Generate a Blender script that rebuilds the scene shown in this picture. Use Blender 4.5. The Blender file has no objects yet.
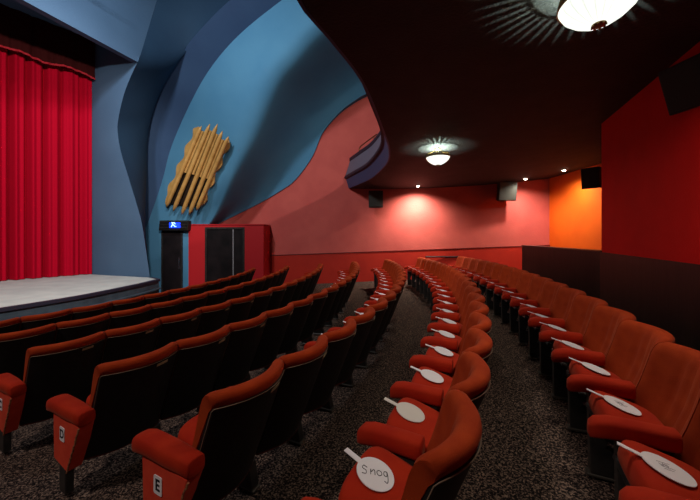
import bpy, bmesh, math, random
from math import sin, cos, pi, atan2, sqrt, radians, tan
from mathutils import Vector, Matrix
random.seed(7)
C = bpy.context.scene.collection
sc = bpy.context.scene

# ------------------------------------------------------------------ camera
F = 312.3; HY = 235.6; H = 1.505          # focal length in px, horizon row, eye height over the rear row's floor
cam_d = bpy.data.cameras.new('camera'); cam = bpy.data.objects.new('camera', cam_d); C.objects.link(cam)
cam.location = (0, 0, H); cam.rotation_euler = (pi/2, 0, 0)
cam_d.sensor_width = 36; cam_d.lens = F/700*36; cam_d.shift_y = -(250-HY)/700
cam_d.clip_start = .02; cam_d.clip_end = 200
sc.camera = cam

def P(px, py, Y):
    """world point seen at a photo pixel, at distance Y along the view axis"""
    return Vector(((px-350)/F*Y, Y, H + (HY-py)/F*Y))

# ------------------------------------------------------------------ materials
def srgb(r, g, b):
    f = lambda c: (c/255/12.92) if c/255 <= .04045 else ((c/255+.055)/1.055)**2.4
    return (f(r), f(g), f(b), 1)
def mat(name, col, rough=.6, metal=0, sheen=0, col2=None, nscale=8, bump=0, bscale=60, coat=0, spec=.5, stretch=None, detail=4, emis=None, estr=0):
    m = bpy.data.materials.new(name); m.use_nodes = True
    nt = m.node_tree; b = nt.nodes['Principled BSDF']
    b.inputs['Base Color'].default_value = col; b.inputs['Roughness'].default_value = rough
    b.inputs['Metallic'].default_value = metal; b.inputs['Specular IOR Level'].default_value = spec
    if sheen:
        b.inputs['Sheen Weight'].default_value = sheen; b.inputs['Sheen Roughness'].default_value = .4
        b.inputs['Sheen Tint'].default_value = (1, .55, .35, 1)
    b.inputs['Coat Weight'].default_value = coat
    if emis: b.inputs['Emission Color'].default_value = emis; b.inputs['Emission Strength'].default_value = estr
    tc = nt.nodes.new('ShaderNodeTexCoord'); mp = nt.nodes.new('ShaderNodeMapping')
    nt.links.new(tc.outputs['Object'], mp.inputs['Vector'])
    if stretch: mp.inputs['Scale'].default_value = stretch
    if col2:
        n = nt.nodes.new('ShaderNodeTexNoise'); n.inputs['Scale'].default_value = nscale; n.inputs['Detail'].default_value = detail
        r = nt.nodes.new('ShaderNodeValToRGB'); r.color_ramp.elements[0].position = .35; r.color_ramp.elements[1].position = .65
        r.color_ramp.elements[0].color = col; r.color_ramp.elements[1].color = col2
        nt.links.new(mp.outputs[0], n.inputs['Vector']); nt.links.new(n.outputs['Fac'], r.inputs['Fac'])
        nt.links.new(r.outputs['Color'], b.inputs['Base Color'])
    if bump:
        n = nt.nodes.new('ShaderNodeTexNoise'); n.inputs['Scale'].default_value = bscale; n.inputs['Detail'].default_value = 3
        bp = nt.nodes.new('ShaderNodeBump'); bp.inputs['Strength'].default_value = bump; bp.inputs['Distance'].default_value = .01
        nt.links.new(mp.outputs[0], n.inputs['Vector']); nt.links.new(n.outputs['Fac'], bp.inputs['Height'])
        nt.links.new(bp.outputs['Normal'], b.inputs['Normal'])
    return m

M = {}
M['velvet'] = mat('orange red velvet', srgb(148, 46, 13), .88, sheen=.08, col2=srgb(166, 58, 18), nscale=9, bump=.15, bscale=220, spec=.15)
M['velvet_red'] = mat('red velvet', srgb(162, 34, 14), .88, sheen=.08, col2=srgb(174, 43, 17), nscale=7, bump=.12, bscale=220, spec=.15)
M['velvet_worn'] = mat('end panel fabric', srgb(204, 58, 40), .9, sheen=.1, col2=srgb(214, 68, 46), nscale=14, spec=.1)
M['fray'] = mat('frayed fabric edge', srgb(170, 110, 70), .95, col2=srgb(120, 40, 28), nscale=60)
M['backblack'] = mat('black vinyl back', srgb(26, 25, 26), .55, col2=srgb(34, 32, 32), nscale=30, bump=.2, bscale=150, spec=.25)
M['metal_black'] = mat('black painted metal', srgb(34, 32, 32), .4, col2=srgb(50, 46, 44), nscale=12, spec=.4)
M['foot'] = mat('scuffed grey metal', srgb(84, 78, 72), .45, metal=.5)
M['piping'] = mat('pale piping', srgb(120, 98, 80), .6)
M['hem'] = mat('dark red hem', srgb(90, 24, 20), .9)
M['plate'] = mat('dull brass plate', srgb(168, 150, 118), .55, metal=.2)
M['white'] = mat('white card', srgb(232, 228, 232), .55, spec=.3)
M['gloss'] = mat('glossy white card', srgb(228, 222, 214), .18, spec=.6, coat=.5)
M['ink'] = mat('black ink', srgb(24, 22, 32), .6)
M['pencil'] = mat('grey ink', srgb(120, 112, 122), .7)
M['pink'] = mat('pink plaster', srgb(206, 98, 90), .85, col2=srgb(196, 90, 84), nscale=1.5, bump=.5, bscale=26, spec=.2)
M['dado_red'] = mat('deep red dado paint', srgb(188, 44, 28), .6, col2=srgb(178, 38, 25), nscale=2, bump=.2, bscale=14, spec=.3)
M['orange'] = mat('orange paint', srgb(240, 104, 20), .7, col2=srgb(232, 96, 18), nscale=1.5, bump=.3, bscale=20, spec=.25)
M['red'] = mat('saturated red paint', srgb(216, 10, 6), .75, col2=srgb(206, 8, 6), nscale=2, bump=.4, bscale=60, spec=.2)
M['redbox'] = mat('crimson paint', srgb(186, 28, 36), .65, spec=.3)
M['blackpanel'] = mat('black stained boarding', srgb(24, 17, 15), .5, col2=srgb(33, 24, 21), nscale=6, bump=.3, bscale=12, spec=.3, stretch=(1, 1, .15))
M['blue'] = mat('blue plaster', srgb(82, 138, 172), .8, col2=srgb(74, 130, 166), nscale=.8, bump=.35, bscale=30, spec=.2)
M['slate'] = mat('slate blue plaster', srgb(76, 104, 132), .8, col2=srgb(70, 97, 125), nscale=.8, bump=.3, bscale=30, spec=.2)
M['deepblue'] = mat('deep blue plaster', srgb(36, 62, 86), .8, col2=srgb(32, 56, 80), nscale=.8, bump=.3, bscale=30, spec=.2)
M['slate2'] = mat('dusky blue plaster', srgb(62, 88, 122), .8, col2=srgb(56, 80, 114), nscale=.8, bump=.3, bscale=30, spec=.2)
M['ceil'] = mat('dark brown textured plaster', srgb(46, 44, 46), .8, col2=srgb(38, 36, 37), nscale=3, bump=1, bscale=45, spec=.25)
M['purple'] = mat('slate purple paint', srgb(74, 74, 112), .6, spec=.3)
M['greyblue'] = mat('grey blue panel', srgb(112, 108, 126), .7)
M['bluepaint'] = mat('mid blue paint', srgb(60, 74, 112), .6)
M['navy'] = mat('dark navy paint', srgb(34, 34, 52), .6)
M['curtain'] = mat('crimson curtain velvet', srgb(176, 3, 36), .85, spec=.08)
M['valance'] = mat('maroon valance velvet', srgb(52, 12, 12), .9, spec=.1)
M['valance_trim'] = mat('red valance trim', srgb(170, 16, 34), .8)
M['stagefloor'] = mat('grey stage floor', srgb(186, 192, 188), .7, col2=srgb(172, 178, 176), nscale=3, spec=.3)
M['stagefront'] = mat('dark blue grey stage front', srgb(64, 82, 94), .7, col2=srgb(50, 64, 76), nscale=5)
M['gold'] = mat('gold painted wood', srgb(210, 164, 96), .45, metal=.1, col2=srgb(192, 146, 80), nscale=5, spec=.4)
M['darkgap'] = mat('dark brown recess', srgb(40, 26, 16), .8)
M['blackdoor'] = mat('black lacquered door', srgb(22, 20, 22), .3, col2=srgb(36, 30, 32), nscale=3, spec=.5)
M['chrome'] = mat('chrome', srgb(200, 200, 205), .2, metal=1)
M['speaker'] = mat('black speaker cabinet', srgb(24, 24, 21), .6, bump=.3, bscale=200)
M['grille'] = mat('dark green grey grille', srgb(38, 41, 36), .7, bump=.4, bscale=260)
M['brass'] = mat('dark brass', srgb(150, 122, 76), .45, metal=.6)
M['railgold'] = mat('brass tube', srgb(140, 104, 60), .35, metal=.9)
M['screen'] = mat('lit blue sign face', srgb(20, 40, 200), .4, emis=srgb(20, 60, 255), estr=2.2)
M['signwhite'] = mat('lit pale sign mark', srgb(160, 200, 255), .4, emis=srgb(150, 195, 255), estr=2.6)
M['lampdisc'] = mat('lit downlight lens', srgb(255, 240, 220), .4, emis=(1, .85, .68, 1), estr=40)
def carpet():
    m = bpy.data.materials.new('speckled carpet'); m.use_nodes = True
    nt = m.node_tree; b = nt.nodes['Principled BSDF']; b.inputs['Roughness'].default_value = .95; b.inputs['Specular IOR Level'].default_value = .1
    tc = nt.nodes.new('ShaderNodeTexCoord')
    n1 = nt.nodes.new('ShaderNodeTexNoise'); n1.inputs['Scale'].default_value = 78; n1.inputs['Detail'].default_value = 2.5; n1.inputs['Distortion'].default_value = .6
    r1 = nt.nodes.new('ShaderNodeValToRGB'); e = r1.color_ramp.elements
    e[0].position = .44; e[0].color = srgb(26, 22, 24); e[1].position = .6; e[1].color = srgb(138, 120, 110)
    x = r1.color_ramp.elements.new(.52); x.color = srgb(72, 60, 58)
    v = nt.nodes.new('ShaderNodeTexVoronoi'); v.inputs['Scale'].default_value = 90
    mx = nt.nodes.new('ShaderNodeMix'); mx.data_type = 'RGBA'; mx.blend_type = 'MULTIPLY'; mx.inputs[0].default_value = .75
    nt.links.new(tc.outputs['Object'], n1.inputs['Vector']); nt.links.new(tc.outputs['Object'], v.inputs['Vector'])
    nt.links.new(n1.outputs['Fac'], r1.inputs['Fac']); nt.links.new(r1.outputs['Color'], mx.inputs[6]); nt.links.new(v.outputs['Distance'], mx.inputs[7])
    mu = nt.nodes.new('ShaderNodeMix'); mu.data_type = 'RGBA'; mu.blend_type = 'MULTIPLY'; mu.inputs[0].default_value = 1; mu.inputs[7].default_value = (1.3, 1.2, 1.12, 1)
    nt.links.new(mx.outputs[2], mu.inputs[6]); nt.links.new(mu.outputs[2], b.inputs['Base Color'])
    bp = nt.nodes.new('ShaderNodeBump'); bp.inputs['Strength'].default_value = .4
    nt.links.new(n1.outputs['Fac'], bp.inputs['Height']); nt.links.new(bp.outputs['Normal'], b.inputs['Normal'])
    return m
M['carpet'] = carpet()
def bowlmat():
    # ribbed pressed glass lit from inside
    m = bpy.data.materials.new('lit ribbed glass'); m.use_nodes = True
    nt = m.node_tree; b = nt.nodes['Principled BSDF']; b.inputs['Roughness'].default_value = .3
    b.inputs['Base Color'].default_value = (.8, .8, .75, 1)
    tc = nt.nodes.new('ShaderNodeTexCoord'); sp = nt.nodes.new('ShaderNodeSeparateXYZ')
    at = nt.nodes.new('ShaderNodeMath'); at.operation = 'ARCTAN2'
    mu = nt.nodes.new('ShaderNodeMath'); mu.operation = 'MULTIPLY'; mu.inputs[1].default_value = 20
    co = nt.nodes.new('ShaderNodeMath'); co.operation = 'COSINE'
    pw = nt.nodes.new('ShaderNodeMapRange'); pw.inputs[1].default_value = -1; pw.inputs[2].default_value = -.6; pw.inputs[3].default_value = .72; pw.inputs[4].default_value = 1
    st = nt.nodes.new('ShaderNodeMath'); st.operation = 'MULTIPLY'; st.inputs[1].default_value = 1.25
    nt.links.new(tc.outputs['Object'], sp.inputs[0]); nt.links.new(sp.outputs[1], at.inputs[0]); nt.links.new(sp.outputs[0], at.inputs[1])
    nt.links.new(at.outputs[0], mu.inputs[0]); nt.links.new(mu.outputs[0], co.inputs[0]); nt.links.new(co.outputs[0], pw.inputs[0])
    nt.links.new(pw.outputs[0], st.inputs[0]); nt.links.new(st.outputs[0], b.inputs['Emission Strength'])
    b.inputs['Emission Color'].default_value = (.93, 1, .9, 1)
    return m
M['bowl'] = bowlmat()

# ------------------------------------------------------------------ mesh helpers
def obj(name, bm, m, parent=None, smooth=False, mats=None):
    me = bpy.data.meshes.new(name)
    bmesh.ops.recalc_face_normals(bm, faces=bm.faces)
    bm.to_mesh(me); bm.free()
    for x in (mats or [m]): me.materials.append(x)
    if smooth:
        for p in me.polygons: p.use_smooth = True
    o = bpy.data.objects.new(name, me); C.objects.link(o)
    if parent: o.parent = parent
    return o
def auto(o, ang=40):
    for p in o.data.polygons: p.use_smooth = True
    o.data.set_sharp_from_angle(angle=radians(ang)); return o
def box(bm, x0, x1, y0, y1, z0, z1, mi=0, M4=None):
    r = bmesh.ops.create_cube(bm, size=1); vs = r['verts']
    for v in vs:
        v.co = Vector((x0+(v.co.x+.5)*(x1-x0), y0+(v.co.y+.5)*(y1-y0), z0+(v.co.z+.5)*(z1-z0)))
        if M4: v.co = M4 @ v.co
    for f in {f for v in vs for f in v.link_faces}: f.material_index = mi
    return vs
def bevel(bm, w, seg=2):
    bmesh.ops.bevel(bm, geom=[e for e in bm.edges], offset=w, segments=seg, affect='EDGES', profile=.5)
def prism(bm, pts, d, mi=0):
    """closed polygon pts (Vectors) extruded by vector d"""
    a = [bm.verts.new(p) for p in pts]; b = [bm.verts.new(p+d) for p in pts]; n = len(pts)
    fs = [bm.faces.new(a), bm.faces.new(b[::-1])]
    for i in range(n): fs.append(bm.faces.new((a[i], b[i], b[(i+1) % n], a[(i+1) % n])))
    for f in fs: f.material_index = mi
def tube(bm, pts, r, n=8, mi=0, radii=None, cap=True):
    pts = [Vector(p) for p in pts]; rings = []
    for i, p in enumerate(pts):
        t = (pts[min(i+1, len(pts)-1)]-pts[max(i-1, 0)]).normalized()
        u = t.orthogonal() if i == 0 else (pu - t*pu.dot(t)); u.normalize(); pu = u
        w = t.cross(u); rr = radii[i] if radii else r
        rings.append([bm.verts.new(p+(u*cos(2*pi*k/n)+w*sin(2*pi*k/n))*rr) for k in range(n)])
    for a, b in zip(rings, rings[1:]):
        for k in range(n): bm.faces.new((a[k], a[(k+1) % n], b[(k+1) % n], b[k])).material_index = mi
    if cap:
        bm.faces.new(rings[0][::-1]).material_index = mi; bm.faces.new(rings[-1]).material_index = mi
def grid(bm, fn, nu, nv, mi=0):
    V = [[bm.verts.new(fn(i/nu, j/nv)) for j in range(nv+1)] for i in range(nu+1)]
    for i in range(nu):
        for j in range(nv): bm.faces.new((V[i][j], V[i+1][j], V[i+1][j+1], V[i][j+1])).material_index = mi
    return V
def lathe(bm, prof, n=32, cx=0, cy=0, mi=0):
    rings = [[bm.verts.new((cx+r*cos(2*pi*k/n), cy+r*sin(2*pi*k/n), z)) for k in range(n)] for r, z in prof]
    for a, b in zip(rings, rings[1:]):
        for k in range(n): bm.faces.new((a[k], a[(k+1) % n], b[(k+1) % n], b[k])).material_index = mi
def skirt(bm, line, back):
    """a strip behind a line of verts, each moved by back(co)"""
    bs = [bm.verts.new(back(v.co)) for v in line]
    for i in range(len(line)-1): bm.faces.new((line[i], line[i+1], bs[i+1], bs[i]))
def interp(pts, t):
    """Catmull-Rom through points, t in 0..1 by chord length"""
    L = [0]
    for a, b in zip(pts, pts[1:]): L.append(L[-1]+math.dist(a, b))
    s = t*L[-1]; i = 0
    while i < len(pts)-2 and s > L[i+1]: i += 1
    f = (s-L[i])/(L[i+1]-L[i])
    p0 = pts[max(i-1, 0)]; p1 = pts[i]; p2 = pts[i+1]; p3 = pts[min(i+2, len(pts)-1)]
    return tuple(.5*(2*b+(c-a)*f+(2*a-5*b+4*c-d)*f*f+(3*b-a-3*c+d)*f**3) for a, b, c, d in zip(p0, p1, p2, p3))
def structure(o): o['kind'] = 'structure'; return o
def tag(o, label, cat, group=None):
    o['label'] = label; o['category'] = cat
    if group: o['group'] = group
    return o
def thing(name, label, cat, loc=(0, 0, 0), rotz=0, group=None):
    o = bpy.data.objects.new(name, None); C.objects.link(o); o.empty_display_size = .1
    o.location = loc; o.rotation_euler = (0, 0, rotz)
    return tag(o, label, cat, group)
def text_bm(bm, s, size, Mx, mi, depth=.001):
    cu = bpy.data.curves.new('t', 'FONT'); cu.body = s; cu.size = size; cu.align_x = 'CENTER'; cu.align_y = 'CENTER'; cu.extrude = depth; cu.offset = size*.02
    o = bpy.data.objects.new('t', cu); C.objects.link(o)
    dg = bpy.context.evaluated_depsgraph_get(); me = bpy.data.meshes.new_from_object(o.evaluated_get(dg))
    n0 = len(bm.verts); f0 = len(bm.faces); me.transform(Mx); bm.from_mesh(me); bm.faces.ensure_lookup_table()
    for f in bm.faces[f0:]: f.material_index = mi
    bpy.data.objects.remove(o); bpy.data.curves.remove(cu); bpy.data.meshes.remove(me)

# ------------------------------------------------------------------ geometry of the rows (concentric arcs on a raked floor)
CX, CY, R0, RP, RS, W = -13.336, 8.629, 10.3565, 1.0525, .06615, .52
RG = R0+6*RP
def rake(x, y):
    r = math.hypot(x-CX, y-CY)
    z = (r-RG)*RS/RP
    return max(min(z, .12), -.56)
def wallY(x): return 11.4-.1*x            # the far side wall
def ceil_c(x):                            # balcony soffit height over eye level
    x = min(max(x, -.6), 8); return 1.714-.038*x+.0108*x*x
# ------------------------------------------------------------------ floor
bm = bmesh.new()
grid(bm, lambda u, v: Vector((-12+20*u, -4+17*v, rake(-12+20*u, -4+17*v))), 80, 68)
for f in bm.faces: f.smooth = True
structure(obj('floor', bm, M['carpet'], smooth=True))

# ------------------------------------------------------------------ far wall: pink plaster over a red dado
XR = 6.84
def dadoz(x): return H-.63+.042*x
bm = bmesh.new()
pts = [(-9, 0), (XR, 0)]
def farquad(bm, x0, x1, zf0, zf1, n=24, dy=0, thick=.2):
    V = grid(bm, lambda u, v: Vector((x0+(x1-x0)*u, wallY(x0+(x1-x0)*u)+dy, zf0(x0+(x1-x0)*u)*(1-v)+zf1(x0+(x1-x0)*u)*v)), n, 2)
    ln = [c[0] for c in V]; skirt(bm, ln, lambda c: c+Vector((0, thick, 0)))
    ln = [c[-1] for c in V]; skirt(bm, ln, lambda c: c+Vector((0, thick, 0)))
farquad(bm, -9, XR, lambda x: dadoz(x)-.02, lambda x: 9.0)
structure(obj('wall_far', bm, M['pink']))
bm = bmesh.new(); farquad(bm, -4, XR, lambda x: -1, lambda x: dadoz(x), dy=-.03, thick=.1)
structure(obj('trim_1', bm, M['dado_red']))
bm = bmesh.new()
farquad(bm, -4, XR, lambda x: dadoz(x), lambda x: dadoz(x)+.025, dy=-.045, thick=.06)
structure(obj('trim_2', bm, mat('dark rail paint', srgb(96, 18, 16), .5)))

# orange return wall
bm = bmesh.new()
yc = wallY(XR)
grid(bm, lambda u, v: Vector((XR-.1*u, yc-(yc-2.5)*u, -.1+4.2*v)), 12, 4)
structure(obj('wall_passage', bm, M['orange']))
# half-height black partition closing off the passage, then the red side wall over black boarding
c0 = Vector((3.89, 4.83)); c1 = Vector((3.24, 3.19)); dirn = (c1-c0).normalized()
cend = c0+dirn*9
zd = H-.253
bm = bmesh.new()
nrm = Vector((dirn.y, -dirn.x)); nrm = nrm if nrm.x > 0 else -nrm      # points away from the seats
prism(bm, [Vector((c0.x, c0.y, zd)), Vector((cend.x, cend.y, zd)), Vector((cend.x+nrm.x*.25, cend.y+nrm.y*.25, zd)), Vector((c0.x+nrm.x*.25+.12, c0.y+nrm.y*.25+.2, zd))], Vector((0, 0, 2.6)))
structure(obj('wall_right', bm, M['red']))
bm = bmesh.new()
o2 = nrm*(-.02)
prism(bm, [Vector((c0.x+o2.x, c0.y+o2.y, -.2)), Vector((cend.x+o2.x, cend.y+o2.y, -.2)), Vector((cend.x+nrm.x*.23, cend.y+nrm.y*.23, -.2)), Vector((c0.x+nrm.x*.23, c0.y+nrm.y*.23, -.2))], Vector((0, 0, zd+.2)))
structure(obj('trim_3', bm, M['blackpanel']))
hw0 = Vector((172/F*7.6, 7.6))
bm = bmesh.new()
q = [Vector((c0.x-.02, c0.y-.02, -.2)), Vector((hw0.x, hw0.y, -.2)), Vector((hw0.x+.16, hw0.y, -.2)), Vector((c0.x+.2, c0.y-.05, -.2))]
prism(bm, q, Vector((0, 0, zd+.2)))
structure(obj('wall_partition', bm, M['blackpanel']))
bm = bmesh.new()
q2 = [Vector((p.x+(-.012 if i < 2 else .012), p.y, zd)) for i, p in enumerate(q)]
prism(bm, q2, Vector((0, 0, .02)))
structure(obj('trim_4', bm, M['metal_black']))

# ------------------------------------------------------------------ balcony: soffit (the dark ceiling) and its curved front
edge = [(-1.3, -4), (-.95, -1), (-.62, 1), (-.375, 2.25), (-.17, 2.71), (.17, 3.52), (.53, 4.95), (.80, 6.2), (.88, 7.4), (.66, 9.2), (.30, 10.4), (-.02, 11.36)]
def edgept(t): return interp(edge, t)
def upper(t):
    x, y = edgept(t); return Vector((x, y, H+ceil_c(x)))
bm = bmesh.new()
def soff(u, v):
    x, y = edgept(v); xr = 8.2
    X = x+(xr-x)*u**1.15
    yy = y
    if v > .999: yy = wallY(X)+.05
    return Vector((X, yy, H+ceil_c(X)))
NV = 60
V = grid(bm, soff, 28, NV)
for f in bm.faces: f.smooth = True
o = structure(obj('ceiling', bm, M['ceil'], smooth=True))
# roof of the soffit (keeps light from above out) is the balcony floor
bm = bmesh.new()
grid(bm, lambda u, v: soff(u, v)+Vector((.1*(1-u), 0, .45)), 10, 30)
structure(obj('ceiling_slab', bm, M['ceil']))

def fascia(name, prof, m, parent, t0=.12, t1=1, nseg=70, caps=False):
    """profile of (outward offset, height over soffit edge) swept along the balcony edge"""
    bm = bmesh.new(); rows = []
    for i in range(nseg+1):
        t = t0+(t1-t0)*i/nseg
        x, y = edgept(t); a = edgept(max(t-.01, 0)); b = edgept(min(t+.01, 1))
        d = Vector((b[0]-a[0], b[1]-a[1])).normalized(); n = Vector((-d.y, d.x))     # towards the stage
        if n.x > 0: n = -n
        z = H+ceil_c(x); k = 1
        pts = []
        for off, h in prof:
            X, Yv = x+n.x*off*k, y+n.y*off*k
            pts.append(bm.verts.new((X, min(Yv, wallY(X)), z+h)))
        rows.append(pts)
    n = len(prof)
    for a, b in zip(rows, rows[1:]):
        for k in range(n): bm.faces.new((a[k], a[(k+1) % n], b[(k+1) % n], b[k]))
    bm.faces.new(rows[0]); bm.faces.new(rows[-1][::-1])
    return auto(obj(name, bm, m, parent), 30)
bal = thing('balcony_front', 'curved slate and blue moulded balcony front above the rear seats', 'balcony', (.7, 8, H+1.7))
def local(o): o.matrix_parent_inverse = o.parent.matrix_basis.inverted(); return o
bpy.context.view_layer.update()
for o in (
  fascia('lower_band', [(0, 0), (.03, .0), (.13, .33), (.0, .33)], M['bluepaint'], bal),
  fascia('moulding', [(0, .33), (.13, .33), (.19, .35), (.2, .40), (.19, .42), (.16, .46), (0, .46)], M['navy'], bal),
  fascia('front_panel', [(.0, .46), (.15, .46), (-.02, 1.0), (-.1, 1.0)], M['greyblue'], bal),
  fascia('top_rail', [(-.12, 1.0), (.0, 1.0), (.0, 1.1), (-.02, 1.13), (-.12, 1.13)], M['navy'], bal)): local(o)
bm = bmesh.new()
hp = [P(359.3, 152.0, 10.6), P(359.3, 149.5, 10.6), P(360.5, 146.3, 10.58), P(368, 140.6, 10.2), P(376.5, 134.4, 9.75), P(377.8, 136, 9.7), P(377.8, 141, 9.7)]
tube(bm, hp, .018)
tube(bm, [P(374, 137, 9.85), P(374, 143, 9.85)], .014)
tag(obj('safety_rail', bm, M['railgold'], smooth=True), 'small brass tube guard rail on top of the balcony front', 'rail')

# ------------------------------------------------------------------ blue cove: waves of plaster sweeping up and over from the stage
def surfY(px, py, h=0, base=10.9):
    a = (HY-py)/F; Y = base
    for _ in range(40):
        z = max(a*Y-.2, 0)
        Y = .5*Y+.5*(base-.10*z-.048*z*z-h)
    return Y
e2 = [(144, 228), (141, 200), (140, 180), (142, 140), (147, 118), (154, 100), (160, 86), (176, 60), (200, 30), (230, 0), (285, -45)]
e3 = [(146, 228), (155, 203), (163, 178), (172, 145), (192, 100), (212, 66), (240, 34), (282, 0), (345, -45)]
e4 = [(206, 228), (217, 208), (234, 165), (249, 130), (262, 96), (276, 70), (295, 50), (311, 31), (340, 5), (400, -40)]
e5 = [(213, 227), (219.6, 223), (256, 205), (280, 191), (295, 180), (312, 157), (323, 132), (340, 112), (354, 101), (368, 93), (395, 83), (440, 70)]
def between(a, b, u, t):
    p = interp(a, t); q = interp(b, t); return (p[0]+(q[0]-p[0])*u, p[1]+(q[1]-p[1])*u)
def ss(x): x = min(max(x, 0), 1); return x*x*(3-2*x)
def relief(u):
    if u < .2: return .1-.45*(u/.2)
    if u < .6:
        q = (u-.2)/.4; return -.35+1.15*q
    q = (u-.6)/.4; return .80-.90*min(1, 1.7*q-.7*q*q)-.1*q
def cove(u, t):
    g = ss(t/.18)                       # relief grows from nothing at the foot
    if u < .2: p = between(e2, e3, u/.2, t)
    elif u < .6: p = between(e3, e4, (u-.2)/.4, t)
    else: p = between(e4, e5, (u-.6)/.4, t)
    h = relief(u)*g
    if u > .42:                         # round the crest
        w_ = min(.085, u-.42, 1-u+.02); h = sum(relief(u+w_*k/6) for k in range(-6, 7))/13*g
    Y = surfY(p[0], p[1], h)
    if u >= .6:
        s = (u-.6)/.4
        yw = 11.4/(1+.1*(p[0]-350)/F)-.06-.2*ss((t-.45)/.3)     # meets the pink wall at its outer edge
        Y = Y+(yw-Y)*ss(s)**1.5
    return P(p[0], p[1], Y)
bm = bmesh.new()
V = grid(bm, cove, 60, 60)
bm.faces.ensure_lookup_table()
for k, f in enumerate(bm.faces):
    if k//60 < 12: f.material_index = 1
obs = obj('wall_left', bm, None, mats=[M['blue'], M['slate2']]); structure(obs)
bm = bmesh.new(); bm.from_mesh(obs.data); bm.verts.ensure_lookup_table()
VL = list(bm.verts)
idx = lambda i, j: VL[i*61+j]
skirt(bm, [idx(0, j) for j in range(61)], lambda c: c+Vector((-.05, .3, 0)))
skirt(bm, [idx(60, j) for j in range(61)], lambda c: Vector((c.x, wallY(c.x), c.z)) if c.y < wallY(c.x) else c)
skirt(bm, [idx(i, 0) for i in range(61)], lambda c: Vector((c.x, max(wallY(c.x), c.y+.1), c.z)))
bm.to_mesh(obs.data); bm.free()
auto(obs, 28)
# deep recess between the proscenium splay and the first wave
e1 = [(150, 277), (143, 230), (139, 212), (130, 182), (121, 152), (117.5, 130), (119, 115), (124, 94), (131, 76), (139, 59), (148, 30), (157, 0), (168, -45)]
# lower blue wall with the exit door
bm = bmesh.new()
box(bm, -8.6, -5.60, 10.83, 11.1, -1, H+.28)
structure(obj('wall_left_low', bm, M['blue']))

# ------------------------------------------------------------------ proscenium: splayed reveal with a wavy edge, and the header over the curtain
A0 = Vector((-7.08, 8.53)); DR = Vector((2.01, -.63))
def on_line(px, A, D):            # intersection in plan of the sight line with A + t D
    k = (px-350)/F
    t = (A.x-k*A.y)/(k*D.y-D.x); return A+D*t
def wallpt(px, py, A=A0, D=DR):
    q = on_line(px, A, D); return P(px, py, q.y)
STZ = H-1.05
bm = bmesh.new()
low = [wallpt(*p) for p in e1]                      # bottom -> top
left = [Vector((A0.x, A0.y, p.z)) for p in low]
left[0].z = STZ-.02; low[0].z = STZ-.02
nt_ = []
n = 48
nrev = 10
L = [interp([tuple(p) for p in low[:nrev]], i/n) for i in range(n+1)]
cr = []
for i, p in enumerate(L):
    p = Vector(p); base = Vector((A0.x-.02, A0.y, p.z))
    mid = base.lerp(p, .42)+Vector((-.03, -.12, 0))*.6
    cr.append([bm.verts.new(base), bm.verts.new(mid), bm.verts.new(p)])
for a, b in zip(cr, cr[1:]):
    for k in range(2): bm.faces.new((a[k], a[k+1], b[k+1], b[k]))
up_ = [bm.verts.new((c_.co.x, c_.co.y, H+5.22)) for c_ in cr[-1]]
up_[2].co += Vector((-.22, -.0, 0)); up_[1].co += Vector((-.1, .05, 0))
for k in range(2): bm.faces.new((cr[-1][k], cr[-1][k+1], up_[k+1], up_[k]))
structure(auto(obj('wall_proscenium', bm, M['slate']), 25))
# header
hA = Vector((-5.44, 8.02)); hD = Vector((.76, 2.19)).normalized(); zh = H+4.45
hd = [wallpt(139, 59, hA, hD), wallpt(148, 30, hA, hD), wallpt(157, 0, hA, hD), wallpt(168, -45, hA, hD)]
hd[0].z = zh
L0 = hA-hD*6
poly = [Vector((L0.x, L0.y, zh))]+hd+[Vector((L0.x, L0.y, hd[-1].z))]
bm = bmesh.new()
prism(bm, poly, Vector((-hD.y, hD.x, 0))*.16)
structure(obj('wall_header', bm, M['slate']))
# concave return between the proscenium edge and the first wave
e1p = [tuple(p) for p in low[:nrev]]+[tuple(p) for p in hd[1:]]
e2p = [tuple(cove(0, i/30)) for i in range(31)]
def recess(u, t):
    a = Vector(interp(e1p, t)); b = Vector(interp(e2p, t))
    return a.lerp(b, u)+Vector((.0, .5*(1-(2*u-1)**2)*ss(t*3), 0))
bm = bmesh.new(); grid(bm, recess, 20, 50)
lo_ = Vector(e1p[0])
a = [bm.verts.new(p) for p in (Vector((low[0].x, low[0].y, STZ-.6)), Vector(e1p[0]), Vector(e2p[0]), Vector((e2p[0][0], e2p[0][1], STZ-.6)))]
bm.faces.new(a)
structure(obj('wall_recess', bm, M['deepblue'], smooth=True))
# soffit behind the header
cd = Vector((1.02, 1.33)).normalized(); cA = A0
zs = H+5.22
bm = bmesh.new()
p4 = [Vector((L0.x, L0.y, zs)), Vector((hA.x, hA.y, zs)), Vector((A0.x+.1, A0.y+.2, zs)), Vector((A0.x-cd.x*8-.3, A0.y-cd.y*8, zs))]
prism(bm, p4, Vector((0, 0, .15)))
structure(obj('ceiling_stage', bm, M['slate']))

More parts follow.
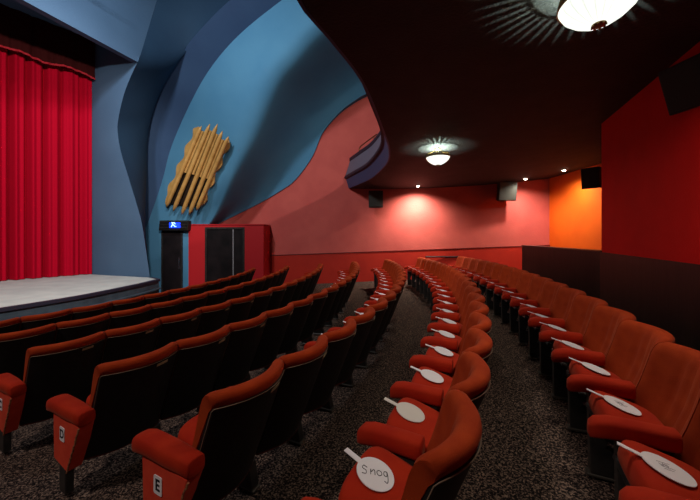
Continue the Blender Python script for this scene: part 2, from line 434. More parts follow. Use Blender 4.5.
# curtain
def curtain(name, z0f, z1, m, amp, t0, t1, waves, off, parent=None, mi=None, seed=1):
    rnd = random.Random(seed); n = int((t1-t0)*60)
    ph = [rnd.uniform(0, 6.28) for _ in range(4)]
    cn = Vector((cd.y, -cd.x))          # towards the audience
    def f(u, v):
        s = t0+(t1-t0)*u
        a = amp*1.5*(abs(sin(s*waves*.5+ph[0]+.9*sin(s*1.7+ph[1])))**.5-.75)+amp*.2*sin(s*waves*2.3+ph[2]+.4*v)
        a *= .8+.35*v
        a = a*(.75+.25*sin(s*2.1+ph[3]))
        q = A0-cd*s+cn*(off+a)
        zz = z0f(s)
        return Vector((q.x, q.y, zz+(z1-zz)*(1-v)))
    bm = bmesh.new(); grid(bm, f, n*3, 10)
    o = obj(name, bm, m, parent, smooth=True)
    return o
cur = tag(curtain('stage_curtain', lambda s: STZ+.012, zs-.02, M['curtain'], .21, .0, 6.5, 19, .05, seed=3), 'crimson velvet stage curtain hanging in deep folds to the stage', 'curtain')
val = tag(curtain('valance', lambda s: H+4.18+.09*abs(sin(s*3.3)), zs, M['valance'], .04, -.02, 6.5, 18, .30, seed=9), 'dark maroon scalloped valance hanging across the top of the stage curtain', 'valance')
tr = curtain('trim', lambda s: H+4.17+.07*abs(sin(s*3.3)), None or zs, M['valance_trim'], .04, -.02, 6.5, 18, .305, seed=9)
# keep the trim as a narrow hem
bm = bmesh.new(); rnd = random.Random(9); ph = [rnd.uniform(0, 6.28) for _ in range(4)]
cn = Vector((cd.y, -cd.x))
def hem(u, v):
    s = -.02+6.52*u
    a = (.06*(abs(sin(s*9+ph[0]+.9*sin(s*1.7+ph[1])))**.6-.7)+.012*sin(s*18*2.3+ph[2]+.4))*1.15*(.75+.25*sin(s*2.1+ph[3]))
    q = A0-cd*s+cn*(.32+a+.02*sin(pi*v)); return Vector((q.x, q.y, H+4.16+.09*abs(sin(s*3.3))+.05*v))
bpy.data.objects.remove(tr)
grid(bm, hem, 900, 3)
obj('hem_band', bm, M['valance_trim'], val, smooth=True)

# ------------------------------------------------------------------ stage
front = [(-6.6, 1.5), (-5.55, 3.4), (-5.05, 4.5), (-4.76, 5.30), (-4.66, 5.91), (-4.60, 6.8), (-4.62, 7.55)]
stg = thing('stage', 'raised stage with pale grey floor and dark blue curved front', 'stage', (-5.5, 6, -.56))
bpy.context.view_layer.update()
fr = [Vector((*interp(front, i/30), STZ)) for i in range(31)]
backp = [Vector((-5.06, 7.83, STZ)), Vector((A0.x-.0, A0.y-.05, STZ)), Vector((A0.x-.25, A0.y-.08, STZ)), Vector((A0.x-cd.x*6.5-.8, A0.y-cd.y*6.5+.4, STZ))]
bm = bmesh.new(); prism(bm, [p+Vector((0, 0, -.03)) for p in fr+backp], Vector((0, 0, .03)))
local(obj('stage_floor', bm, M['stagefloor'], stg))
def sweep(name, off0, off1, z0, z1, m):
    bm = bmesh.new(); a = []
    path = fr+[Vector((-4.98, 7.82, STZ))]
    rows = []
    for i, p in enumerate(path):
        d = (path[min(i+1, len(path)-1)]-path[max(i-1, 0)]); d.z = 0; d.normalize(); nn = Vector((d.y, -d.x, 0))
        rows.append([bm.verts.new((p.x+nn.x*o, p.y+nn.y*o, z)) for o, z in ((off0, z0), (off1, z0), (off1, z1), (off0, z1))])
    for a, b in zip(rows, rows[1:]):
        for k in range(4): bm.faces.new((a[k], a[(k+1) % 4], b[(k+1) % 4], b[k]))
    bm.faces.new(rows[0]); bm.faces.new(rows[-1][::-1])
    return local(auto(obj(name, bm, m, stg), 30))
sweep('stage_front', -.12, 0, -.57, STZ-.031, M['stagefront'])
sweep('nosing', -.05, .03, STZ-.05, STZ+.004, M['navy'])
sweep('ledge', 0, .05, STZ-.24, STZ-.21, M['stagefront'])

# ------------------------------------------------------------------ red door box, exit door, lit sign
vb = thing('door_lobby', 'crimson painted door lobby standing out from the far wall', 'lobby', (-4.2, 11, -.56))
bpy.context.view_layer.update()
Yb = 10.8; xa = (188.5-350)/F*Yb; xb = (263.5-350)/F*Yb; zt = H+(HY-225)/F*Yb
xd0 = (205-350)/F*Yb; xd1 = (244.7-350)/F*Yb; zdt = H+(HY-227.2)/F*Yb
bm = bmesh.new()
def arc(cx, cz, r, a0, a1, n=6): return [Vector((cx+r*cos(a0+(a1-a0)*i/n), Yb, cz+r*sin(a0+(a1-a0)*i/n))) for i in range(n+1)]
pl = [Vector((xa, Yb, -.56))]+arc(xa+.15, zt-.15, .15, pi, pi/2)+[Vector((xb, Yb, zt)), Vector((xb, Yb, -.56)), Vector((xd1, Yb, -.56)), Vector((xd1, Yb, zdt)), Vector((xd0, Yb, zdt)), Vector((xd0, Yb, -.56))]
prism(bm, pl, Vector((0, .86, 0)))
local(obj('lobby_wall', bm, M['redbox'], vb))
bm = bmesh.new(); box(bm, xa+.1, xb+.02, Yb-.03, Yb+.85, zt, zt+.03)
local(obj('lobby_top', bm, M['redbox'], vb))
d1 = bpy.data.objects.new('door_1', None); C.objects.link(d1); d1.location = ((xd0+xd1)/2, Yb, -.55); structure(d1); bpy.context.view_layer.update()
bm = bmesh.new(); t = .07
box(bm, xd0, xd0+t, Yb-.01, Yb+.12, -.55, zdt); box(bm, xd1-t, xd1, Yb-.01, Yb+.12, -.55, zdt); box(bm, xd0+t, xd1-t, Yb-.01, Yb+.12, zdt-t, zdt)
local(obj('door_frame', bm, M['metal_black'], d1))
xs_ = (233-350)/F*Yb
bm = bmesh.new(); box(bm, xd0+t, xs_-.025, Yb+.03, Yb+.08, -.55, zdt-t); bevel(bm, .006, 1)
local(obj('door_leaf', bm, M['blackdoor'], d1))
bm = bmesh.new(); box(bm, xs_+.02, xd1-t, Yb+.03, Yb+.08, -.55, zdt-t); bevel(bm, .006, 1)
local(obj('door_leaf', bm, M['blackdoor'], d1))
bm = bmesh.new(); box(bm, xs_-.012, xs_+.010, Yb+.01, Yb+.07, -.5, zdt-t-.01)
local(obj('meeting_strip', bm, mat('silver paint', srgb(176, 176, 182), .5), d1))
# exit door
d2 = bpy.data.objects.new('door_2', None); C.objects.link(d2); Yd = 10.8; d2.location = ((172-350)/F*Yd, Yd, -.55); structure(d2); bpy.context.view_layer.update()
xe0 = (161.5-350)/F*Yd; xe1 = (182.5-350)/F*Yd; zet = H+(HY-231)/F*Yd
bm = bmesh.new(); box(bm, xe0, xe0+.05, Yd-.02, Yd+.05, -.55, zet); box(bm, xe1-.05, xe1, Yd-.02, Yd+.05, -.55, zet); box(bm, xe0+.05, xe1-.05, Yd-.02, Yd+.05, zet-.05, zet)
local(obj('door_frame', bm, M['metal_black'], d2))
bm = bmesh.new(); box(bm, xe0+.05, xe1-.05, Yd, Yd+.045, -.55, zet-.05); bevel(bm, .005, 1)
local(obj('door_leaf', bm, M['blackdoor'], d2))
bm = bmesh.new(); tube(bm, [(xe1-.10, Yd-.05, H-.75), (xe1-.10, Yd-.05, H-1.15)], .014); tube(bm, [(xe1-.10, Yd+.0, H-.78), (xe1-.10, Yd-.05, H-.78)], .01); tube(bm, [(xe1-.10, Yd, H-1.12), (xe1-.10, Yd-.05, H-1.12)], .01)
local(obj('door_handle', bm, M['chrome'], d2))
sg = thing('exit_sign', 'black louvred sign box with lit blue face above the exit door', 'sign', ((172-350)/F*10.6, 10.6, H+.34)); bpy.context.view_layer.update()
sx0 = (158-350)/F*10.55; sx1 = (187-350)/F*10.55; sz0 = H+(HY-230.5)/F*10.55; sz1 = H+(HY-220.5)/F*10.55
bm = bmesh.new(); box(bm, sx0, sx1, 10.58, 10.79, sz0, sz1)
for v in bm.verts:
    if v.co.z > H+.4: v.co.y -= .05; v.co.x += .06
bevel(bm, .012, 1); local(obj('sign_box', bm, M['speaker'], sg))
for k in range(3):
    zz = sz0+.07+k*.1
    for (a, b) in ((sx0+.04, sx0+.36), (sx1-.26, sx1-.02)):
        bm = bmesh.new(); box(bm, a+k*.02, b+k*.02, 10.52-k*.012, 10.6, zz, zz+.035); local(obj('louvre', bm, M['metal_black'], sg))
bm = bmesh.new(); box(bm, sx0+.40, sx0+.76, 10.515, 10.56, sz0+.09, sz1-.07); scr = local(obj('sign_face', bm, M['screen'], sg))
bm = bmesh.new(); xm = sx0+.47
for p in ([(0, .0), (.05, .10), (.02, .16)], [(.05, .10), (.12, .02), (.17, .02)], [(.02, .14), (.10, .15), (.14, .10)]):
    tube(bm, [(xm+a, 10.508, sz0+.115+b) for a, b in p], .014, 6)
bmesh.ops.create_icosphere(bm, subdivisions=1, radius=.022, matrix=Matrix.Translation((xm+.045, 10.508, sz1-.105)))
sw = obj('running_figure', bm, M['signwhite'], scr)

# ------------------------------------------------------------------ gold wave ornament on the cove
orn = thing('wall_ornament', 'gold grille of slanted rods with scalloped edges on the blue wall', 'ornament', P(196, 170, 10.2)); bpy.context.view_layer.update()
rodsT = [(201.5, 126), (210, 124), (217.5, 124), (222.5, 131), (228.5, 136.5)]
rodsB = [(166, 207.5), (173, 211.5), (181.5, 215), (189, 214.5), (196.5, 210.5)]
def ow(px, py, lift=0): return P(px, py, surfY(px, py, .0)-.62-lift)
from mathutils.bvhtree import BVHTree
_b = bmesh.new(); _b.from_mesh(obs.data); bvh = BVHTree.FromBMesh(_b)
def ow(px, py, lift=0):
    o = Vector((0, 0, H)); d = (P(px, py, 1)-o)
    hit = bvh.ray_cast(o, d.normalized())[0]
    Y = hit.y if hit else 9.8
    return P(px, py, Y-.14-lift)
def owp(a, b, s, lift=0): return ow(*a, lift).lerp(ow(*b, lift), s)
for k, (a, b) in enumerate(zip(rodsB, rodsT)):
    bm = bmesh.new()
    N = 22; pts = [owp(a, b, i/N, .20) for i in range(N+1)]
    rad = [.010]+[.068 if i < N-1 else .05 for i in range(1, N)]+[.008]
    rad[1] = .05
    tube(bm, pts, .07, 8, radii=rad)
    local(obj('rod', bm, M['gold'], orn, smooth=True))
def wing(a, b, side, name):
    bm = bmesh.new(); N = 60; inner = []; outer = []
    for i in range(N+1):
        s = .03+.95*i/N
        p = (a[0]+(b[0]-a[0])*s, a[1]+(b[1]-a[1])*s)
        w = ((5.4 if side < 0 else 3.6)+1.5*cos(s*2*pi*4.2+(0 if side < 0 else 2.0)))*min(1, s*10)*min(1, (1-s)*14+.1)
        dx, dy = (-.90*w*1.0, -.42*w) if side < 0 else (.9*w, .42*w)
        inner.append(ow(p[0], p[1], .06)); outer.append(ow(p[0]+dx, p[1]+dy, .03))
    prism(bm, inner+outer[::-1], Vector((0, .06, 0)))
    local(obj(name, bm, M['gold'], orn))
wing(rodsB[0], rodsT[0], -1, 'scalloped_edge'); wing(rodsB[4], rodsT[4], 1, 'scalloped_edge')
bm = bmesh.new()
prism(bm, [ow(169, 203, -.0), ow(195, 206, -.0), ow(226, 141, -.0), ow(203, 132, -.0)], Vector((0, .3, 0)))
local(obj('backing', bm, M['darkgap'], orn))
for k in range(4):
    a = ((rodsB[k][0]+rodsB[k+1][0])/2, (rodsB[k][1]+rodsB[k+1][1])/2); b = ((rodsT[k][0]+rodsT[k+1][0])/2, (rodsT[k][1]+rodsT[k+1][1])/2)
    bm = bmesh.new(); N = 10
    tube(bm, [owp(a, b, .46+.47*i/N, .12) for i in range(N+1)], .042, 8); local(obj('slat', bm, M['gold'], orn))

# ------------------------------------------------------------------ speakers
def speaker(name, label, w, d, h, c, rz, tilt, yoke=True):
    t = thing(name, label, 'speaker', c, 0, None)
    t.rotation_euler = (tilt, 0, rz)
    bm = bmesh.new(); box(bm, -w/2, w/2, -d/2, d/2, -h/2, h/2)
    for v in bm.verts:
        if v.co.y > 0: v.co.x *= .72
    bevel(bm, min(.012, w*.04), 2); obj('cabinet', bm, M['speaker'], t)
    bm = bmesh.new(); box(bm, -w*.45, w*.45, -d/2-.012, -d/2+.002, -h*.45, h*.45); bevel(bm, .004, 1); obj('grille', bm, M['grille'], t)
    bm = bmesh.new(); box(bm, -w*.1, w*.1, d/2-.02, d/2+.12, -h*.1, h*.1); tube(bm, [(0, d/2+.05, 0), (0, d/2+.1, h*.42)], .02)
    obj('bracket', bm, M['metal_black'], t)
    return t
speaker('wall_speaker', 'small black speaker on the far wall beneath the balcony front corner', .5, .3, .58, P(375.5, 199.5, 10.9), 0, 0)
speaker('wall_speaker', 'black speaker on the pink far wall between two downlights', .62, .3, .62, P(505.5, 191.5, 10.55), 0, radians(8))
speaker('wall_speaker', 'black speaker angled in front of the orange wall corner', .34, .3, .45, P(593, 178, 6.9), radians(-60), radians(6))
speaker('wall_speaker', 'large black speaker cropped by the right edge high on the red wall', .40, .32, .42, P(703, 80, 2.75), radians(-84), radians(18))

# ------------------------------------------------------------------ ceiling lights
def bowl_light(label, x, y, k_=1):
    zc = H+ceil_c(x)
    t = thing('ceiling_light', label, 'light', (x, y, zc), 0)
    r = .222; zr = -.17
    bm = bmesh.new(); lathe(bm, [(.012, -.318), (.05, -.313), (.10, -.293), (.155, -.257), (.197, -.217), (r, zr), (r-.008, zr), (.187, -.212), (.145, -.252), (.09, -.287), (.01, -.308)], 48)
    obj('glass_bowl', bm, M['bowl'], t, smooth=True)
    bm = bmesh.new(); lathe(bm, [(r, zr-.006), (r+.008, zr-.006), (r+.008, zr+.006), (r, zr+.006), (r, zr-.006)], 48); lathe(bm, [(r-.02, zr+.066), (r-.012, zr+.066), (r-.012, zr+.074), (r-.02, zr+.074), (r-.02, zr+.066)], 48)
    nb = 42
    for k in range(nb):
        a = 2*pi*k/nb; b = a+pi/nb; c2 = a+2*pi/nb
        q = lambda ang, rr, z: (rr*cos(ang), rr*sin(ang), z)
        tube(bm, [q(a, r, zr), q(a+.05, r-.004, zr+.03), q(b, r-.016, zr+.068), q(c2-.05, r-.004, zr+.03), q(c2, r, zr)], .007, 5)
        tube(bm, [q(b, r, zr), q(b, r-.016, zr+.068)], .011, 5)
    obj('filigree_band', bm, M['brass'], t, smooth=True)
    bm = bmesh.new(); lathe(bm, [(.001, -.341), (.012, -.335), (.03, -.328), (.042, -.321), (.04, -.313), (.02, -.309), (.001, -.309)], 20)
    for k in range(8):
        a = 2*pi*k/8; bmesh.ops.create_icosphere(bm, subdivisions=1, radius=.009, matrix=Matrix.Translation((.036*cos(a), .036*sin(a), -.326)))
    obj('finial', bm, M['brass'], t, smooth=True)
    bm = bmesh.new(); lathe(bm, [(.001, .0), (.07, 0), (.07, -.012), (.03, -.03), (.001, -.03)], 24)
    for k in range(3):
        a = 2*pi*k/3+.4; tube(bm, [(.05*cos(a), .05*sin(a), -.01), ((r-.016)*cos(a), (r-.016)*sin(a), zr+.07)], .005, 6)
    obj('hanger', bm, M['brass'], t, smooth=True)
    for nm, zz, en, rr, col in (('lamp_up', -.212, LU, .006, (.74, 1, .86)),):
        l = bpy.data.lights.new(nm, 'POINT'); l.energy = en; l.shadow_soft_size = rr; l.color = col
        lo = bpy.data.objects.new(nm, l); C.objects.link(lo); lo.location = (x, y, zc+zz)
    l = bpy.data.lights.new('lamp_down', 'AREA'); l.shape = 'DISK'; l.size = .42; l.energy = LD*k_; l.color = (1, .9, .74); l.spread = radians(170)
    lo = bpy.data.objects.new('lamp_down', l); C.objects.link(lo); lo.location = (x, y, zc-.37)
LU, LD = 52, 17
bowl_light('glowing glass bowl light at the top edge, nearest the camera', 1.61, 2.02)
bowl_light('added glowing glass bowl light, unseen behind the viewpoint, to brighten the nearest seats', 1.55, -2.0, 3.4)  # unseen fixture added behind the camera to light end panels and near seats
bowl_light('small glowing glass bowl light in the middle of the dark ceiling', 1.70, 6.04)

def spot(name, loc, target, energy, size, blend=.6, col=(1, .85, .7), soft=.05):
    l = bpy.data.lights.new(name, 'SPOT'); l.energy = energy; l.spot_size = radians(size); l.spot_blend = blend; l.color = col; l.shadow_soft_size = soft
    o = bpy.data.objects.new(name, l); C.objects.link(o); o.location = loc
    o.rotation_euler = (Vector(target)-Vector(loc)).to_track_quat('-Z', 'Y').to_euler(); return o
for lab, px, py, Y, en, tx in (('downlight nearest the balcony front over the pink wall', 418, 185.5, 10.55, 500, 0), ('middle one of the three recessed downlights, over the pink wall', 525.5, 177.2, 10.1, 190, 0), ('recessed downlight before the orange wall, rightmost of three', 564, 168.5, 9.0, 240, .3)):
    p = P(px, py, Y); z = H+ceil_c(p.x); p.y = Y
    t = thing('downlight', lab, 'light', (p.x, p.y, z-.012))
    bm = bmesh.new(); lathe(bm, [(.05, .01), (.08, .012), (.08, .0), (.05, -.004)], 24); obj('trim_ring', bm, M['metal_black'], t)
    bm = bmesh.new(); bmesh.ops.create_uvsphere(bm, u_segments=16, v_segments=8, radius=.045, matrix=Matrix.Diagonal((1, 1, .6, 1))); obj('lens', bm, M['lampdisc'], t, smooth=True)
    spot('downlight_lamp', (p.x, p.y, z-.06), (p.x+tx, p.y+.45, 0), en, 150, 1, (1, .88, .72))

# handrail on the far dado
bm = bmesh.new(); x0 = (427-350)/F*10.9; x1 = (461-350)/F*10.9; zz = H-(257-HY)/F*10.9
tube(bm, [(x0, 11.15, zz), (x0, 11.02, zz), (x1, 10.99, zz), (x1, 11.12, zz)], .025)
t = thing('handrail', 'short dark handrail on the red dado of the far wall', 'handrail', ((x0+x1)/2, 11.05, zz)); bpy.context.view_layer.update()
local(obj('rail', bm, M['ink'], t, smooth=True))

# ------------------------------------------------------------------ theatre seat
TAN = .40
def scal(x):                                   # plan scallop: middle of each back bows to the rear
    s = min(abs(x)/.26, 1); return -.100*(1-s**2.0)
def bax(x, z, d):                              # point on the back: d = distance forwards from its rear skin
    return Vector((x*(1-.045*max(.886-z, 0)), scal(x)+TAN*(.88-z)+d, z))
def seat_meshes():
    D = {}
    # velvet backrest
    prof = [(.0, .805), (-.012, .825), (-.010, .85), (.000, .868), (.016, .881), (.042, .886), (.068, .880), (.083, .861), (.085, .82), (.070, .72), (.056, .62), (.052, .52), (.050, .44), (.042, .405), (.03, .40), (.012, .42), (.012, .60)]
    NX = 26; bm = bmesh.new(); rows = []
    for i in range(NX+1):
        x = -.2565+.513*i/NX; e = min(i, NX-i)
        drop = (.012 if e == 0 else .003 if e == 1 else 0); thin = (.72 if e == 0 else .93 if e == 1 else 1)
        ring = []
        for d, z in prof:
            zz = z-drop*(1 if z > .8 else 0)
            g = 0
            if d > .045 and .45 < z < .84:
                g = -.013*max(0, 1-abs(abs(x)-.085)/.022)-.008*max(0, 1-abs(x)/.02)
            dd = (d-.02)*thin+.02+g if d > .02 else d
            ring.append(bm.verts.new(bax(x, zz, dd)))
        rows.append(ring)
    n = len(prof)
    for a, b in zip(rows, rows[1:]):
        for k in range(n): bm.faces.new((a[k], a[(k+1) % n], b[(k+1) % n], b[k]))
    bm.faces.new(rows[0]); bm.faces.new(rows[-1][::-1])
    D['backrest'] = auto(obj('backrest', bm, M['velvet']), 50)
    # black rear panel
    prof = [(-.004, .200), (-.022, .205), (-.022, .5), (-.020, .812), (-.004, .816), (.010, .79), (.010, .5), (.008, .20)]
    bm = bmesh.new(); rows = []
    for i in range(15):
        x = -.252+.504*i/14; rows.append([bm.verts.new(bax(x, z, d)) for d, z in prof])
    n = len(prof)
    for a, b in zip(rows, rows[1:]):
        for k in range(n): bm.faces.new((a[k], a[(k+1) % n], b[(k+1) % n], b[k]))
    bm.faces.new(rows[0]); bm.faces.new(rows[-1][::-1])
    D['back_panel'] = auto(obj('back_panel', bm, M['backblack']), 50)
    bm = bmesh.new()
    path = [bax(-.254, .30, -.014), bax(-.254, .60, -.014), bax(-.254, .80, -.014)]+[bax(-.25+.5*i/14, .815, -.021) for i in range(15)]+[bax(.254, .80, -.014)]
    tube(bm, path, .0026, 5)
    D['piping'] = obj('piping', bm, M['piping'], smooth=True)
    bm = bmesh.new(); tube(bm, [bax(-.25+.5*i/14, .203, -.012) for i in range(15)], .011, 6)
    D['hem'] = obj('hem', bm, M['hem'], smooth=True)
    # tip-up cushion
    bm = bmesh.new()
    Mx = Matrix.Translation((0, .145, .405)) @ Matrix.Rotation(radians(15), 4, 'X')
    def cu(u, v):
        a = 2*pi*u; b = pi*(v-.5); se = lambda c, e: math.copysign(abs(c)**e, c)
        x = .192*se(cos(b), .4)*se(cos(a), .5); y = .152*se(cos(b), .35)*se(sin(a), .45); z = .058*se(sin(b), .6)
        z += .012*(1-(x/.192)**2)*(1 if z > 0 else 0)
        return Mx @ Vector((x, y+.155, z+.045))
    grid(bm, cu, 36, 12); bmesh.ops.remove_doubles(bm, verts=bm.verts, dist=.0005)
    D['seat_cushion'] = obj('seat_cushion', bm, M['velvet_red'], smooth=True)
    bm = bmesh.new(); box(bm, -.19, .19, .02, .29, -.035, -.008, M4=Mx); bevel(bm, .008, 2)
    box(bm, -.205, .205, -.01, .02, -.02, .01, M4=Mx)
    D['seat_pan'] = obj('seat_pan', bm, M['metal_black'])
    # armrest: padded roll curling down at the front
    def arm(long=False):
        bm = bmesh.new(); rings = []
        path = [(.182, .570, .040, .040), (.187, .570, .047, .045), (.21, .568, .049, .047), (.25, .568, .050, .047), (.38, .567, .050, .047), (.44, .563, .050, .048), (.49, .551, .047, .046), (.512, .538, .036, .036), (.518, .532, .016, .018)]
        if long: path = [(.045, .565, .040, .040), (.05, .566, .048, .046), (.12, .568, .050, .047)]+[(y, z, w*1.14, h) for y, z, w, h in path[2:]]
        for y, z, w, h in path:
            r = []
            for k in range(16):
                a = 2*pi*k/16; c = cos(a); s = sin(a); e = .6
                r.append(bm.verts.new((w*math.copysign(abs(c)**e, c), y, z+h*math.copysign(abs(s)**e, s))))
            rings.append(r)
        for a, b in zip(rings, rings[1:]):
            for k in range(16): bm.faces.new((a[k], a[(k+1) % 16], b[(k+1) % 16], b[k]))
        bm.faces.new(rings[0][::-1]); bm.faces.new(rings[-1])
        return bm
    D['armrest'] = obj('armrest', arm(), M['velvet_red'], smooth=True)
    D['armrest_long'] = obj('armrest', arm(True), M['velvet_red'], smooth=True)
    # support standard between two seats
    bm = bmesh.new()
    prism(bm, [Vector((-.032, .40, 0.02)), Vector((-.032, .41, .53)), Vector((-.032, .20, .53)), Vector((-.032, .29, .30)), Vector((-.032, .335, .19)), Vector((-.032, .25, .17)), Vector((-.032, .22, .02))], Vector((.064, 0, 0)))
    bevel(bm, .006, 2); D['standard'] = obj('standard', bm, M['metal_black'])
    bm = bmesh.new(); box(bm, -.034, .034, .21, .42, 0, .018); bevel(bm, .004, 1)
    D['foot'] = obj('foot', bm, M['foot'])
    # upholstered end panel
    bm = bmesh.new()
    prism(bm, [Vector((-.036, .43, .525)), Vector((-.036, .055, .525)), Vector((-.036, .115, .40)), Vector((-.036, .225, .185)), Vector((-.036, .42, .215))], Vector((.082, 0, 0)))
    bevel(bm, .008, 2); D['end_panel'] = obj('end_panel', bm, M['velvet_worn'])
    bm = bmesh.new()
    r2 = random.Random(4); pp = []
    for i in range(22):
        s = i/21; y = .055+.165*s-.006+r2.uniform(-.006, .004); z = .52-.33*s; pp.append(Vector((-.039+r2.uniform(-.002, .002), y, z)))
    tube(bm, pp, .006, 5); D['frayed_edge'] = obj('frayed_edge', bm, M['fray'])
    bm = bmesh.new(); box(bm, -.028, .02, .27, .36, 0.015, .23); bevel(bm, .005, 1)
    D['leg'] = obj('leg', bm, M['metal_black'])
    bm = bmesh.new()
    vs = []
    for i in range(7): pass
    for xx in (.045, .135):
        pass
    zt_, zb_ = .802, .782
    a = [bm.verts.new(bax(x, z, -.0235)) for x, z in ((.045, zb_), (.09, zb_), (.135, zb_), (.135, zt_), (.09, zt_), (.045, zt_))]
    b = [bm.verts.new(v.co+Vector((0, -.003, 0))) for v in a]
    bm.faces.new(a); bm.faces.new(b[::-1])
    for i in range(6): bm.faces.new((a[i], b[i], b[(i+1) % 6], a[(i+1) % 6]))
    D['number_plate'] = obj('number_plate', bm, M['plate'])
    for L in 'CDE':
        bm = bmesh.new()
        pts = []
        for cx, cz, a0 in ((.022, .034, 0), (-.022, .034, pi/2), (-.022, -.034, pi), (.022, -.034, 1.5*pi)):
            for i in range(5): a = a0+pi/2*i/4; pts.append(Vector((-.0365, .285-(cx+.012*cos(a)), .415+cz+.012*sin(a))))
        prism(bm, pts, Vector((-.003, 0, 0)))
        Mx2 = Matrix.Translation((-.0405, .285, .415)) @ Matrix.Rotation(-pi/2, 4, 'Z') @ Matrix.Rotation(pi/2, 4, 'X')
        text_bm(bm, L, .078, Mx2, 1, .0006)
        D['letter_'+L] = obj('letter_plate', bm, None, mats=[M['white'], M['ink']])
    return D
D = seat_meshes()
for o in D.values(): C.objects.unlink(o)

def copy_part(key, parent, x=0, name=None, xs=1):
    o = D[key].copy(); C.objects.link(o); o.parent = parent; o.location = (x, 0, 0)
    if name: o.name = name
    return o
ROWN = 'ABCDEFG'
th0 = [-0.47323, -0.47575, -0.51898, -0.5155, -0.51385, -0.48085, -0.41968]
rowdesc = {0: 'the front row', 1: 'the second row', 2: 'row C', 3: 'row D', 4: 'row E', 5: 'the middle row', 6: 'the rear right row'}
shortrow = {0: 'front row', 1: 'second row', 2: 'row C', 3: 'row D', 4: 'row E', 5: 'middle row', 6: 'rear right row'}
first = [-1, -1, 0, 0, 0, -1, -3]
last = [12, 13, 15, 16, 17, 17, 15]
ordw = ['zero', 'first', 'second', 'third', 'fourth', 'fifth', 'sixth', 'seventh', 'eighth', 'ninth', 'tenth', 'eleventh', 'twelfth', 'thirteenth', 'fourteenth', 'fifteenth', 'sixteenth', 'seventeenth', 'eighteenth']

# paddle meshes
def paddle_mesh(kind):
    bm = bmesh.new(); pts = []
    hw = .013
    a0 = math.asin(hw/.078)
    for i in range(41):
        a = pi/2+a0+(2*pi-2*a0)*i/40; pts.append(Vector((.078*cos(a), .082*sin(a), 0)))
    pts += [Vector((hw, .160, 0)), Vector((-hw, .160, 0))]
    prism(bm, pts, Vector((0, 0, .003)))
    if kind:
        st = []
        if kind == 'word':                  # handwritten word
            st = [[(.9, 2.1), (.2, 2.5), (-.1, 1.9), (.6, 1.4), (.5, .7), (-.3, .7)],
                  [(1.5, .7), (1.6, 1.9), (1.7, 1.3), (2.2, 1.9), (2.4, 1.6), (2.4, .7)],
                  [(3.3, 1.9), (2.9, 1.6), (2.9, 1), (3.3, .7), (3.8, 1), (3.8, 1.6), (3.3, 1.9)],
                  [(5.0, 1.8), (4.4, 1.8), (4.3, 1.0), (4.8, .8), (5.0, 1.8), (5.0, .2), (4.7, -.7), (4.2, -.3)]]
            sc_, ang, ox, oy = .021, radians(-52), .0, .0
            sz = .0016; mi = 1
        else:
            r3 = random.Random(kind)
            for row in range(4):
                st.append([(x*.5, 3-row*.9+r3.uniform(-.25, .25)) for x in range(2, 2+r3.randint(5, 8))])
            st.append([(1, 2.4), (1.6, 1.2), (2.2, 2.6), (2.9, 1.3), (3.3, 2.4)])
            sc_, ang, ox, oy = .014, radians(-60), .0, .0; sz = .0008; mi = 2
        for s in st:
            q = []
            for x, y in s:
                X, Y_ = (x-2.5)*sc_, (y-1.1)*sc_
                q.append(Vector((ox+X*cos(ang)-Y_*sin(ang), oy+X*sin(ang)+Y_*cos(ang), .0034)))
            sm = [Vector(interp([tuple(p) for p in q], i/(len(q)*4))) for i in range(len(q)*4+1)]
            tube(bm, sm, sz, 5, mi=mi)
    return bm
paddles = {}
for k, key in ((None, 'plain'), ('word', 'word'), (11, 'note')):
    o = obj('paddle', paddle_mesh(k), None, mats=[M['white'], M['ink'], M['pencil']]); C.objects.unlink(o); paddles[key] = o.data
o = obj('paddle', paddle_mesh(None), M['gloss']); C.objects.unlink(o); paddles['gloss'] = o.data

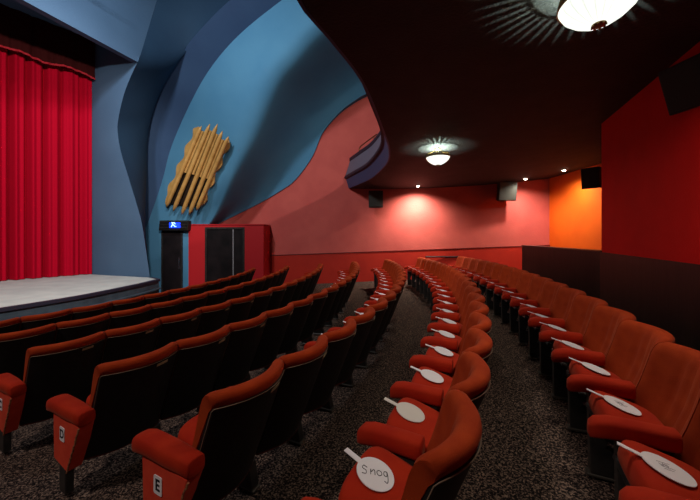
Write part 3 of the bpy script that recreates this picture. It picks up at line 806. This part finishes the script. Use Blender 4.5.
def seat_place(i, j):
    R = R0+i*RP; th = th0[i]+(j+.5)*W/R
    x, y = CX+R*cos(th), CY+R*sin(th)
    z = (i-6)*RS
    return Vector((x, y, z)), th+pi/2, th
for i in range(7):
    for j in range(first[i], last[i]):
        loc, rz, th = seat_place(i, j)
        near, far = j-first[i]+1, last[i]-j
        offrame = i in (0, 1, 6)
        endname = 'the far wall' if (i in (0, 1) or near > far) else 'the near aisle'
        if i == 6: endname = 'the far wall'
        n = far if endname == 'the far wall' else near
        if n == 1:
            lab = f'red velvet theatre seat at {"the far wall end" if endname == "the far wall" else "the near aisle end"} of {rowdesc[i]}'
            if i in (2, 3, 4) and near == 1: lab = f'red velvet end seat with white letter {ROWN[i]} on its side panel'
        else:
            lab = f'red velvet theatre seat, {ordw[n]} from {endname} in {rowdesc[i]}'
        if i == 6 and j == first[i]: lab = 'red velvet seat nearest the bottom right corner in the rear row'
        t = thing('theatre_seat', lab, 'seat', loc, rz, f'theatre seats in {shortrow[i]}')
        # keep each part; rotate so that local y faces the stage
        copy_part('backrest', t); copy_part('seat_cushion', t); copy_part('seat_pan', t)
        bp = copy_part('back_panel', t)
        if i in (2, 3, 4): copy_part('number_plate', bp)
        copy_part('piping', bp); copy_part('hem', bp)
        copy_part('armrest', t, .235)
        s = copy_part('standard', t, .235); copy_part('foot', s)
        if j == first[i]:
            copy_part('armrest_long', t, -.308)
            e = copy_part('end_panel', t, -.308); copy_part('frayed_edge', e)
            if i in (2, 3, 4): copy_part('letter_'+ROWN[i], e)
            l = copy_part('leg', t, -.308)
        # paddles
        show = (i >= 5) or (i == 4 and j >= 3) or (i == 3 and j >= 8)
        if i == 6 and j < -2: show = False
        if show:
            key = 'plain'
            if i == 5 and j == -1: key = 'word'
            if i == 5 and j == 0: key = 'gloss'
            if i == 6 and j in (-2, -1): key = 'note'
            p = bpy.data.objects.new('paddle', paddles[key]); C.objects.link(p)
            rr = random.Random(i*50+j)
            Mt = Matrix.Translation(loc) @ Matrix.Rotation(rz, 4, 'Z') @ Matrix.Translation((rr.uniform(-.03, .02), .30+rr.uniform(-.02, .02), .571)) @ Matrix.Rotation(radians(15), 4, 'X') @ Matrix.Rotation(rr.uniform(-.25, .2), 4, 'Z')
            p.matrix_basis = Mt
            if key == 'word': pl_ = 'white card paddle with the handwritten word Snog, on the nearest seat'
            elif key == 'gloss': pl_ = 'shiny white paddle catching the light, second from the camera in the middle row'
            else:
                pl_ = f'white paddle on the seat {ordw[n]} from {endname} in {shortrow[i]}'
                if key == 'note': pl_ = ('white paddle with faint grey writing, ' + ('nearest the bottom right corner' if j == -2 else 'second from the bottom right corner'))
            tag(p, pl_, 'paddle', f'paddles in {shortrow[i]}')

# ------------------------------------------------------------------ light over the auditorium (above and in front of the balcony) and on the stage
def area(name, loc, target, energy, size, col, spread=180):
    l = bpy.data.lights.new(name, 'AREA'); l.shape = 'DISK'; l.size = size; l.energy = energy; l.color = col; l.spread = radians(spread)
    o = bpy.data.objects.new(name, l); C.objects.link(o); o.location = loc
    o.rotation_euler = (Vector(target)-Vector(loc)).to_track_quat('-Z', 'Y').to_euler(); return o
spot('stage_spot', (-1.2, 1.0, H+4.2), (-8, 7.6, STZ+1.6), 2000, 60, .5, (1, .9, .85), .15)
area('house_light', (-4.3, 4.1, H+5.9), (-3.2, 9.5, H+2.2), 180, .5, (.9, .95, 1), 160)
area('auditorium_light', (-4.2, -1.8, H+6.3), (-2.6, 4.5, 0), 170, .6, (1, .86, .76), 150)
spot('balcony_spot', (4.9, -6, H+6.0), (-1.5, 11.4, H+2.6), 2200, 40, .6, (1, .9, .82), .1)

w = bpy.data.worlds.new('world'); sc.world = w; w.use_nodes = True
w.node_tree.nodes['Background'].inputs[0].default_value = (.55, .6, .75, 1); w.node_tree.nodes['Background'].inputs[1].default_value = .02
sc.view_settings.view_transform = 'Standard'; sc.view_settings.look = 'None'; sc.view_settings.gamma = 1; sc.view_settings.exposure = 0
try: sc.view_settings.use_curve_mapping = False
except Exception: pass
